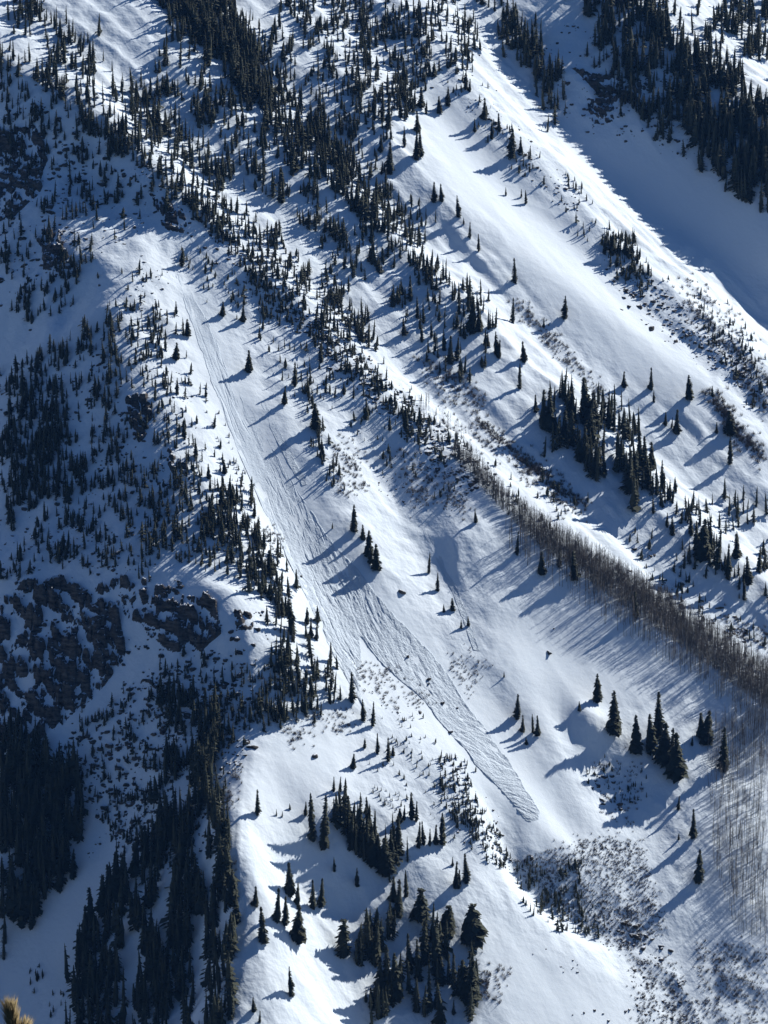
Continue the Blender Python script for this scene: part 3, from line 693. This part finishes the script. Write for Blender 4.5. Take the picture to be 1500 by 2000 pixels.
cliff('dark crags at the far upper left of the shaded face', [(-20,255),(60,245),(100,290),(75,380),(35,430),(-20,440)], 5.0, 0.8, 1.6)
cliff('upright rock rib in the upper left shade beside the snow chute', [(70,440),(120,445),(132,505),(90,525)], 5.0, 0.9, 1.8, 'rock_outcrop')
cliff('rock outcrop on the shade line left of the upper avalanche track', [(238,785),(285,775),(305,820),(265,855)], 4.0, 0.9, 1.5, 'rock_outcrop')
cliff('rounded brown outcrop beside the smooth shaded pocket, lower of two', [(328,875),(355,885),(372,930),(352,945),(332,915)], 4.0, 0.9, 1.5, 'rock_outcrop')
cliff('crags on the crest where the near ridge meets the shaded face', [(290,380),(350,405),(370,455),(320,445)], 4.0, 0.8, 1.3, 'rock_outcrop')
cliff('rocks in the middle of the shaded upper right bowl', [(1120,135),(1260,155),(1260,200),(1190,195),(1150,170)], 4.0, 0.8, 1.4, 'rock_outcrop')
cliff('small rock island in the shaded upper right bowl', [(1145,190),(1200,188),(1205,235),(1160,235)], 3.5, 0.8, 1.2, 'rock_outcrop')
cliff('small crag at the right end of the cliffs above shaded trees', [(450,1190),(490,1195),(492,1225),(455,1225)], 3.0, 0.9, 1.0, 'rock_outcrop')

# boulders one can pick out
BOULDERS = {
 'dark boulder on the rocky rib right of the wide snowfield': ('s',[(1190,545),(1240,590),(1290,620),(1330,660)],34,46,0.7,1.9),
 'dark boulder on the rib end near the right edge': ('s',[(1360,640),(1420,700),(1480,770)],40,36,0.7,2.0),
 'dark boulder on the upper part of the rocky rib': ('s',[(960,230),(1020,300),(1090,370),(1150,410)],30,36,0.6,1.6),
 'dark boulder in the gully strip beyond the aspen belt': ('s',[(1250,1090),(1310,1160),(1390,1210),(1470,1270)],34,40,0.8,2.2),
 'dark boulder in the brushy debris gully at lower right': ('s',[(1210,1810),(1260,1840),(1290,1870)],26,18,0.8,2.0),
 'boulder beside the gully at the bottom edge': ('s',[(1100,1960),(1130,1990),(1300,1960)],24,7,0.6,1.2),
 'small rock on the smooth lower snow apron': ('s',[(1020,1830),(1060,1860),(1130,1900)],20,6,0.4,0.7),
 'rock at the foot of the rib above the lower shelf': ('s',[(870,1480),(920,1540),(960,1620),(985,1690)],26,40,0.5,1.3),
 'rock in the shaded pocket beside the lower grove': ('s',[(1150,1500),(1180,1550),(1210,1580)],18,10,0.7,1.8),
}
for label, (kind, line, w, k, s0, s1) in BOULDERS.items():
    k = min(k, 14)
    q = zone_points(kind, line, w, k, rng); q = q[np.argsort(q[:, 0])]; p = hit(q[:, 0], q[:, 1])
    lb = label.replace('boulder', 'boulders', 1).replace('rock ', 'rocks ', 1)
    for i in range(k):
        s = s1 * (0.65 + 0.5 * rr.random())
        tag(place_rock('boulder', p[i] - np.array([0, 0, 0.25 * s]), s), f'{ordinal(i, k)} of {lb}', 'boulder', lb)
LONE = [(786,1157,2.4,'angular dark boulder below the two narrow firs right of the track'),(797,1283,1.3,'dark stump-like rock standing in the lower avalanche track'),(837,1328,1.5,'dark rock lodged in the right lobe of the track'),(836,1336,1.0,'smaller rock just under the one lodged in the track'),
        (864,1373,1.7,'rock heap on the right lobe above its lower bend'),(893,1383,1.2,'dark rock at the right rim of the lower lobe'),(878,1430,2.0,'largest dark rock on the left rim of the lower lobe'),(615,1478,1.7,'lone dark boulder on the open lower snow shelf'),
        (1072,1275,1.8,'small bare bush-topped rock on the smooth slope under aspens'),(1081,1228,0.8,'tiny dark rock high on the smooth slope under aspens'),(1210,1572,2.2,'brown rock stub beside the head of the brushy gully'),(1039,1676,1.5,'dark rock on the upper edge of the brushy debris slope'),
        (820,1390,1.4,'rock at the lower end of the snow island between track lobes'),(588,1126,0.9,'small dark rock left of the middle track'),(582,1115,0.8,'small grey rock just above another left of the middle track'),(1271,643,2.6,'round dark bush-like rock alone on the drift crest')]
p = hit([q[0] for q in LONE], [q[1] for q in LONE])
for i, q in enumerate(LONE): tag(place_rock('boulder', p[i], q[2]), q[3], 'boulder')

# rubble too small and too many to count
RUBBLE = [
 ('p',[(0,150),(150,250),(330,400),(200,500),(60,560),(0,600)],0,420,0.5,2.4),
 ('p',[(60,660),(200,550),(250,760),(300,850),(420,980),(430,1100),(300,1130),(0,1140),(0,740)],0,480,0.5,1.9),
 ('p',[(100,1470),(230,1350),(420,1270),(560,1310),(470,1480),(430,1640),(330,1700),(230,1640)],0,900,0.5,2.2),
 ('p',[(0,1100),(430,1100),(560,1230),(430,1290),(200,1400),(0,1500)],0,260,0.5,2.2),
 ('p',[(560,-10),(900,-10),(945,110),(820,165),(720,250),(640,160)],0,260,0.4,1.6),
 ('s',[(270,305),(330,370),(430,460),(520,560),(600,640)],40,240,0.4,1.7),
 ('s',[(560,600),(640,680),(740,780),(850,880),(930,960)],20,420,0.5,1.9),
 ('s',[(600,620),(700,700),(800,790),(900,890),(990,970)],10,330,0.5,1.9),
 ('p',[(700,830),(860,900),(900,1000),(780,1000),(720,930)],0,110,0.3,0.9),
 ('p',[(1000,60),(1230,40),(1400,250),(1480,380),(1300,290),(1100,250)],0,330,0.4,1.8),
 ('p',[(1180,520),(1300,560),(1450,700),(1500,800),(1400,720),(1250,620)],0,420,0.4,1.6),
 ('s',[(900,140),(960,240),(1030,320),(1120,400)],40,120,0.3,1.0),
 ('p',[(860,1470),(900,1490),(1000,1690),(960,1700),(880,1600)],0,170,0.3,0.9),
 ('p',[(1010,1690),(1150,1720),(1300,1850),(1250,1880),(1100,1820)],0,120,0.3,0.9),
 ('p',[(1230,1880),(1330,1900),(1370,2010),(1240,2010)],0,110,0.3,1.1),
 ('p',[(230,520),(330,500),(350,700),(400,900),(330,880),(250,720)],0,130,0.3,1.1),
 ('p',[(380,330),(440,380),(560,480),(700,600),(740,690),(640,650),(540,560),(440,470)],0,200,0.4,1.5),
 ('s',[(0,100),(130,190),(270,300),(340,390)],24,120,0.4,1.4),
 ('p',[(700,1300),(800,1330),(880,1430),(800,1420),(720,1390)],0,60,0.3,0.8),
 ('p',[(150,1700),(260,1540),(330,1560),(220,1700)],0,60,0.4,1.2),
]
RUBBLE += [(kd, ln, w_, kk, a_, b_) for (kd, ln, w_, kk, a_, b_) in BOULDERS.values()]
ru = []; rs = []
for kind, line, w, k, s0, s1 in RUBBLE:
    q = clump(zone_points(kind, line, w, k, rng), rng, 0.6, 7); ru.append(q); rs.append(s0 + (s1 - s0) * rng.random(k) ** 1.8)
ru = np.concatenate(ru); rs = np.concatenate(rs)
ok = np.ones(len(ru), bool)
for p_ in OPEN: ok &= ~inside(p_, ru[:, 0], ru[:, 1])
ru = ru[ok]; rs = rs[ok]
rp = hit(ru[:, 0], ru[:, 1])
v_, f_s = scatter(ROCKS_LO, rp - np.array([0, 0, 0.35]) * rs[:, None], rs, rng, (0.7, 1.4), 0.25)
tag(mesh_obj('rock_rubble', v_, f_s, ROCK), 'small dark rocks poking through the snow on ribs and cliffs', 'rocks', kind='stuff')

# ---------------------------------------------------------------- bare aspens
def aspen_shape(seed, limbs=17):
    r = np.random.default_rng(seed); V = []; Fc = []
    def stick(a, b, ra, rb):
        a = np.array(a); b = np.array(b); o = len(V)
        for q, rad in ((a, ra), (b, rb)):
            for j in range(3): V.append((q[0] + rad * math.cos(2.094 * j), q[1] + rad * math.sin(2.094 * j), q[2]))
        for j in range(3):
            i = (j + 1) % 3
            Fc.append((o + j, o + i, o + 3 + i)); Fc.append((o + j, o + 3 + i, o + 3 + j))
    lean = r.normal(0, 0.03, 2)
    stick((0, 0, -0.05), (lean[0] * 0.6, lean[1] * 0.6, 0.6), 0.008, 0.006)
    stick((lean[0] * 0.6, lean[1] * 0.6, 0.6), (lean[0], lean[1], 1.0), 0.006, 0.002)
    for _ in range(limbs):
        t = r.uniform(0.35, 0.95); an = r.uniform(0, 6.283); L = r.uniform(0.10, 0.28) * (1.25 - t)
        a = (lean[0] * t, lean[1] * t, t); b = (a[0] + L * math.cos(an), a[1] + L * math.sin(an), t + L * r.uniform(0.6, 1.4))
        o = len(V); wv = 0.0045
        V.extend([(a[0] - wv, a[1], a[2]), (a[0] + wv, a[1], a[2]), b]); Fc.append((o, o + 1, o + 2))
    return np.array(V), np.array(Fc)
ASP = [aspen_shape(k) for k in range(6)]
ASPEN_ZONES = [
 ('p',[(880,890),(960,975),(1040,1060),(1150,1138),(1250,1208),(1350,1278),(1450,1352),(1560,1430),(1560,1368),(1500,1312),(1400,1243),(1300,1176),(1200,1114),(1100,1054),(1000,990),(920,900)],0,6500,22,40),
 ('p',[(980,1030),(1150,1150),(1350,1290),(1500,1400),(1500,1440),(1350,1330),(1250,1265),(1100,1165),(1000,1080)],0,170,34,52),
 ('p',[(1375,1420),(1500,1390),(1520,1860),(1440,1830),(1395,1700),(1385,1560)],0,680,26,44),
 ('p',[(1440,1370),(1520,1400),(1520,1500),(1420,1440)],0,120,30,48),
 ('s',[(1110,1075),(1200,1120),(1260,1165)],16,90,22,34),
 ('s',[(820,790),(870,840),(910,880)],20,60,20,34),
]
au = []; ah = []
for kind, line, w, k, h0, h1 in ASPEN_ZONES:
    au.append(zone_points(kind, line, w, k, rng)); ah.append(rng.uniform(h0, h1, k))
au = np.concatenate(au); ah = np.concatenate(ah)
ap = hit(au[:, 0], au[:, 1])
v_, f_s = scatter(ASP, ap, px_size(ap, ah), rng, (0.8, 1.3), 0.03)
tag(mesh_obj('aspen_grove', v_, f_s, ASPEN_BARK), 'leafless grey-brown aspen belt along the ridge and right-hand slope', 'trees', kind='stuff')
def aspens(label, group, uv, h0, h1):
    p = hit(uv[:, 0], uv[:, 1]); hs = px_size(p, rng.uniform(h0, h1, len(uv)))
    for i in range(len(uv)):
        k = rr.randrange(6)
        if ('a', k) not in rock_cache: o = mesh_obj('aspen_tree', ASP[k][0], ASP[k][1], ASPEN_BARK); rock_cache[('a', k)] = o
        else:
            o = rock_cache[('a', k)].copy(); o.name = 'aspen_tree'; col.objects.link(o)
        o.location = p[i]; o.rotation_euler = (0, 0, rr.uniform(0, 6.28)); s = hs[i]; o.scale = (s * 1.25, s * 1.25, s)
        tag(o, label, 'tree', group)
aspens('slender bare aspen at the lit front edge of the aspen belt', 'aspens at the lit front edge of the belt', on_strip([(1000,1055),(1080,1105),(1160,1160),(1250,1228),(1350,1300),(1440,1370)], 16, 170, rng), 36, 54)
aspens('slender bare aspen on the striped slope at the right edge', 'aspens on the striped right slope', in_poly([(1400,1450),(1495,1440),(1495,1800),(1430,1760)], 130, rng), 34, 54)

# ---------------------------------------------------------------- bare brush
def brush_shape(seed, twigs=22):
    r = np.random.default_rng(seed); V = []; Fc = []
    for _ in range(twigs):
        an = r.uniform(0, 6.283); sp = r.uniform(0.1, 0.8); L = r.uniform(0.5, 1.0)
        bx, by = r.normal(0, 0.12, 2)
        tip = (bx + L * sp * math.cos(an), by + L * sp * math.sin(an), L * (1.1 - 0.5 * sp))
        o = len(V); w = 0.03
        V.extend([(bx - w * math.sin(an), by + w * math.cos(an), -0.1), (bx + w * math.sin(an), by - w * math.cos(an), -0.1), tip]); Fc.append((o, o + 1, o + 2))
    return np.array(V), np.array(Fc)
BR = [brush_shape(k) for k in range(6)]
BRUSH = [
 ('p',[(1000,1680),(1150,1640),(1250,1640),(1300,1800),(1230,1870),(1120,1800)],0,2300,2.5,6),
 ('p',[(1230,1870),(1320,1880),(1380,2020),(1250,2020)],0,520,3,7),
 ('p',[(640,850),(700,860),(725,960),(660,965)],0,160,4,9),
 ('p',[(880,1265),(960,1300),(920,1360),(880,1310)],0,110,3,6),
 ('p',[(690,1290),(780,1300),(870,1385),(760,1385),(700,1345)],0,200,3,8),
 ('s',[(925,815),(1010,890),(1100,958),(1150,985)],10,460,5,10),
 ('p',[(770,870),(900,920),(930,1010),(800,980)],0,200,4,9),
 ('p',[(940,1880),(1000,1900),(980,1960),(940,1950)],0,70,5,10),
 ('p',[(1360,1840),(1510,1850),(1510,2010),(1360,1990)],0,480,3,8),
 ('p',[(480,1010),(560,1050),(560,1090),(500,1060)],0,90,4,8),
 ('s',[(1010,590),(1070,660),(1130,720),(1180,770)],16,200,4,9),
 ('s',[(1340,560),(1400,640),(1460,720),(1510,790)],40,360,4,9),
 ('p',[(560,1400),(690,1380),(700,1420),(560,1450)],0,120,4,9),
 ('s',[(1390,770),(1430,830),(1490,890)],14,240,6,12),
 ('s',[(1110,1080),(1200,1120),(1290,1190),(1330,1180)],18,220,5,11),
 ('p',[(1400,1200),(1510,1230),(1510,1270),(1430,1240)],0,110,4,9),
 ('s',[(460,1740),(430,1620),(470,1490)],12,110,4,10),
 ('s',[(860,820),(960,870),(1060,960),(1150,1020)],14,160,4,9),
 ('p',[(1150,1480),(1280,1490),(1230,1620),(1170,1600)],0,120,3,7),
 ('p',[(820,700),(930,740),(960,800),(860,790)],0,180,4,10),
]
bu = []; bh = []
for kind, line, w, k, h0, h1 in BRUSH:
    bu.append(clump(zone_points(kind, line, w, k, rng), rng, 0.5, 8)); bh.append(rng.uniform(h0, h1, k))
bu = np.concatenate(bu); bh = np.concatenate(bh)
bp_ = hit(bu[:, 0], bu[:, 1])
v_, f_s = scatter(BR, bp_, px_size(bp_, bh), rng, (0.9, 1.7), 0.1)
tag(mesh_obj('bare_brush', v_, f_s, TWIG), 'leafless brown brush sticking out of snow in gullies', 'brush', kind='stuff')

# ---------------------------------------------------------------- avalanche tracks
def resample(L, k):
    L = np.array(L, float); c = np.concatenate([[0], np.cumsum(np.hypot(*(L[1:] - L[:-1]).T))])
    d = np.linspace(0, c[-1], k)
    return np.stack([np.interp(d, c, L[:, 0]), np.interp(d, c, L[:, 1])], -1)
def avalanche(name, label, left, right, ns, nt, island, rough, lift):
    Lp = resample(left, 60); Rp = resample(right, 60)
    gl = hit(Lp[:, 0], Lp[:, 1]); gr = hit(Rp[:, 0], Rp[:, 1])
    def up(a, k):
        x = np.linspace(0, 1, len(a)); X = np.linspace(0, 1, k); return np.stack([np.interp(X, x, a[:, i]) for i in range(2)], -1)
    gl = up(gl, ns); gr = up(gr, ns)
    t = np.linspace(0, 1, nt)
    G = gl[:, None] + (gr - gl)[:, None] * t[None, :, None]
    X, Y = G[..., 0], G[..., 1]
    s_len = np.concatenate([[0], np.cumsum(np.hypot(*np.diff((gl + gr) / 2, axis=0).T))])
    width = np.hypot(*(gr - gl).T)
    Sm = np.repeat(s_len[:, None], nt, 1); Tm = t[None] * width[:, None]
    wig = 1.5 * fbm(Sm, Tm, 25, 2, 41)
    Sx = Sm / s_len[-1]
    lump = 0.18 + 0.82 * smoothstep(0.3, 0.7, Sx)
    wx_ = 1.6 * fbm(Sm, Tm, 6, 3, 71); wy_ = 1.6 * fbm(Sm, Tm, 6, 3, 72)
    def streak(aniso, wl, sd, width_, gate):
        q = fbm(Sm / aniso + 0.1 * wx_, Tm + wig + 0.25 * wy_, wl, 3, sd)
        return np.exp(-(q / width_) ** 2) * smoothstep(gate, gate + 0.35, fbm(Sm, Tm, 26, 2, sd + 5))
    streaks = streak(9, 4.5, 81, 0.10, -0.25) + 0.8 * streak(6, 2.6, 84, 0.12, -0.2) + 0.5 * streak(16, 8, 88, 0.05, -0.3)
    chunks = fbm(Sm / 1.5 + 0.4 * wx_, Tm + wig + 0.4 * wy_, 3.0, 3, 22, 0.7)
    trough = fbm(Sm / 7 + wx_, Tm + wig + wy_, 8.0, 3, 25)
    z = rough * (0.12 + 0.7 * lump * chunks + 0.45 * trough - (0.28 + 0.12 * lump) * streaks)
    lift = lift * (0.1 + 1.1 * Sx)
    edge_n = 3.4 * fbm(Sm, Tm * 0, 22, 5, 31, 0.6)
    d_edge = np.minimum(Tm + edge_n, (width[:, None] - Tm) - 3.4 * fbm(Sm, Tm * 0 + 9, 22, 5, 33, 0.6))
    d_edge = np.minimum(d_edge, np.minimum(Sm, s_len[-1] - Sm) * 0.6)
    Z = surface(X, Y)
    if island is not None:
        u, v = project(X, Y, Z); m = inside(island, u + 6 * fbm(X, Y, 12, 3, 51), v + 6 * fbm(X, Y, 12, 3, 52)).astype(float)
        for _ in range(3): m = blur(m)
        d_edge = np.where(m > 0.02, np.minimum(d_edge, 1.2 - 3.5 * m), d_edge)
    if rough < 0.7: d_edge = d_edge + 1.2
    fade = smoothstep(-0.3, 1.4, d_edge); berm = 0.22 * rough * lump * np.exp(-((d_edge - 1.0) / 0.8) ** 2)
    Z = Z + (lift + z) * fade + berm - 0.6 * (1 - fade)
    ix = np.arange(ns * nt).reshape(ns, nt)
    Fq = np.stack([ix[:-1, :-1], ix[:-1, 1:], ix[1:, 1:], ix[1:, :-1]], -1).reshape(-1, 4)
    dm = d_edge.ravel()[Fq].max(1); Fq = Fq[dm > -0.6]
    used = np.unique(Fq); rem = np.zeros(ns * nt, int); rem[used] = np.arange(len(used))
    o = mesh_obj(name, np.stack([X, Y, Z], -1).reshape(-1, 3)[used], rem[Fq], DEBRIS, smooth=True)
    la = o.data.attributes.new('churn', 'FLOAT', 'POINT'); la.data.foreach_set('value', (0.25 + 0.75 * lump).ravel()[used].astype(np.float32))
    tag(o, label, 'avalanche', kind='stuff'); return o
def debris_material():
    m, nt, b = new_mat('churned_snow', 0.9)
    g = node(nt, 'ShaderNodeNewGeometry'); n1 = node(nt, 'ShaderNodeTexNoise'); n1.inputs['Scale'].default_value = 0.8; n1.inputs['Detail'].default_value = 5; n1.inputs['Roughness'].default_value = 0.7
    nt.links.new(g.outputs['Position'], n1.inputs['Vector'])
    r = node(nt, 'ShaderNodeMix', data_type='RGBA'); r.inputs['A'].default_value = (0.54, 0.63, 0.71, 1); r.inputs['B'].default_value = (0.74, 0.81, 0.87, 1)
    nt.links.new(n1.outputs['Fac'], r.inputs['Factor']); nt.links.new(r.outputs['Result'], b.inputs['Base Color'])
    bp = node(nt, 'ShaderNodeBump'); bp.inputs['Distance'].default_value = 0.8
    at = node(nt, 'ShaderNodeAttribute', attribute_name='churn'); nt.links.new(at.outputs['Fac'], bp.inputs['Strength'])
    nt.links.new(n1.outputs['Fac'], bp.inputs['Height']); nt.links.new(bp.outputs[0], b.inputs['Normal'])
    return m
DEBRIS = debris_material()
avalanche('avalanche_debris', 'long avalanche track of churned snow fanning down the open slope',
 [(336,528),(375,640),(402,720),(430,790),(455,860),(495,950),(525,1020),(565,1100),(605,1180),(640,1260),(680,1330),(706,1380),(735,1430),(800,1500),(900,1560),(985,1592),(1044,1608)],
 [(352,526),(402,610),(440,700),(480,780),(530,870),(585,960),(645,1050),(705,1120),(775,1200),(835,1260),(885,1320),(925,1390),(962,1440),(1002,1500),(1040,1556),(1057,1584),(1052,1607)],
 900, 170, [(703,1242),(738,1290),(778,1328),(830,1375),(880,1440),(940,1505),(1000,1565),(1030,1606),(960,1640),(700,1560),(722,1420),(735,1435),(706,1350)], 0.8, 0.22)
avalanche('avalanche_debris', 'thin slide runnel on the slope right of the upper avalanche track', [(505,785),(530,840),(560,900),(590,950)], [(518,780),(545,830),(572,890),(600,946)], 160, 16, None, 0.32, 0.06)
avalanche('avalanche_debris', 'thin slide runnel crossing the slope under the aspen shadows', [(822,1040),(850,1090),(885,1160),(905,1215),(925,1270)], [(832,1036),(862,1085),(896,1155),(916,1212),(938,1272)], 200, 16, None, 0.32, 0.06)

# ---------------------------------------------------------------- young pine just below the viewer, its tip in the corner of the view
PINE_NEEDLE = plain_material('dry_needles', (0.22, 0.17, 0.09), (0.42, 0.33, 0.18), 60)
PINE_BARK = plain_material('young_bark', (0.10, 0.075, 0.05), (0.18, 0.14, 0.10), 30)
def near_point(u, v, d): return CAM + ray(u, v) * d
tip = near_point(22, 1962, 3.0)
foot = np.array([tip[0] - 0.02, tip[1], float(ground(np.array([tip[0]]), np.array([tip[1]]))[0]) - 0.05])
pine = bpy.data.objects.new('pine_sapling', None); col.objects.link(pine); pine.location = foot
tag(pine, 'tan-needled tip of a nearby young pine in the lower left corner', 'pine')
def tube(pts_, rads, sides=6):
    V = []; Fc = []
    for a, (q, rad) in enumerate(zip(pts_, rads)):
        for j in range(sides): V.append((q[0] + rad * math.cos(6.283 * j / sides), q[1] + rad * math.sin(6.283 * j / sides), q[2]))
    for a in range(len(pts_) - 1):
        for j in range(sides):
            i = (j + 1) % sides; Fc.append((a * sides + j, a * sides + i, (a + 1) * sides + i, (a + 1) * sides + j))
    return np.array(V), np.array(Fc)
top = tip - foot
v_, fq = tube([np.array([0, 0, 0]), top * 0.5 + np.array([0.01, 0, 0]), top * 0.97], [0.035, 0.02, 0.004])
mesh_obj('trunk', v_, fq, PINE_BARK, pine, smooth=True)
def needles(a, b, count, length, r):
    V = []; Fc = []; a = np.array(a); b = np.array(b); ax = (b - a) / np.linalg.norm(b - a)
    for _ in range(count):
        t = r.random() ** 0.8; q = a + (b - a) * t
        d = r.normal(size=3); d -= ax * (d @ ax); d /= np.linalg.norm(d)
        dr = d * r.uniform(0.05, 0.6) + ax * 1.0 + np.array([0, 0, 0.15]); dr /= np.linalg.norm(dr)
        L = length * r.uniform(0.8, 1.0); w = np.cross(dr, r.normal(size=3)); w /= np.linalg.norm(w); w2 = np.cross(dr, w)
        o = len(V); rad = 0.0008
        V += [q + w * rad, q - 0.5 * w * rad + 0.87 * w2 * rad, q - 0.5 * w * rad - 0.87 * w2 * rad, q + dr * L]
        Fc += [(o, o + 1, o + 3), (o + 1, o + 2, o + 3), (o + 2, o, o + 3)]
    return np.array(V), np.array(Fc)
r_ = np.random.default_rng(5)
v_, ft = needles(top - np.array([-0.006, 0, 0.05]), top - np.array([0, 0, 0.012]), 800, 0.024, r_)
# the leading shoot and a side shoot lower on the right
mesh_obj('leading_shoot', v_, ft, PINE_NEEDLE, pine)
sh = near_point(45, 2000, 3.0) - foot
v_, ft = needles(sh - np.array([0.012, 0, 0.05]), sh - np.array([0, 0, 0.008]), 600, 0.020, r_); mesh_obj('side_shoot', v_, ft, PINE_NEEDLE, pine)
for k in range(9):
    t = 0.35 + 0.07 * k; an = k * 2.4; L = 0.55 * (1.05 - t) + 0.03
    a = top * min(t, 0.95); b = a + np.array([L * math.cos(an), L * math.sin(an), L * 0.35])
    if t > 0.85: continue
    v_, fq = tube([a, (a + b) / 2 - np.array([0, 0, 0.01]), b], [0.008, 0.006, 0.003], 5)
    br_ = mesh_obj('branch', v_, fq, PINE_BARK, pine, smooth=True)
    v_, ft = needles(a + (b - a) * 0.5, b, 160, 0.03, r_); mesh_obj('needle_tuft', v_, ft, PINE_NEEDLE, br_)

# ---------------------------------------------------------------- thin blue mountain air
air = bpy.data.materials.new('thin_air'); air.use_nodes = True
nt = air.node_tree; nt.nodes.remove(nt.nodes['Principled BSDF'])
pv = nt.nodes.new('ShaderNodeVolumePrincipled'); pv.inputs['Color'].default_value = (0.16, 0.42, 1.0, 1); pv.inputs['Density'].default_value = 1.9e-5
nt.links.new(pv.outputs[0], nt.nodes['Material Output'].inputs['Volume'])
zz = TZ.min() - 1.0; zt = TZ.max() + 40.0
bx0, bx1, by0, by1 = tx[0] - 5, tx[-1] + 5, ty[0] - 5, ty[-1] + 5
hv = [(x, y, z) for z in (zz, zt) for y in (by0, by1) for x in (bx0, bx1)]
hf = [(0, 2, 3, 1), (4, 5, 7, 6), (0, 1, 5, 4), (2, 6, 7, 3), (0, 4, 6, 2), (1, 3, 7, 5)]
tag(mesh_obj('haze', hv, hf, air), 'thin blue haze of mountain air over the whole valley', 'haze', kind='stuff')
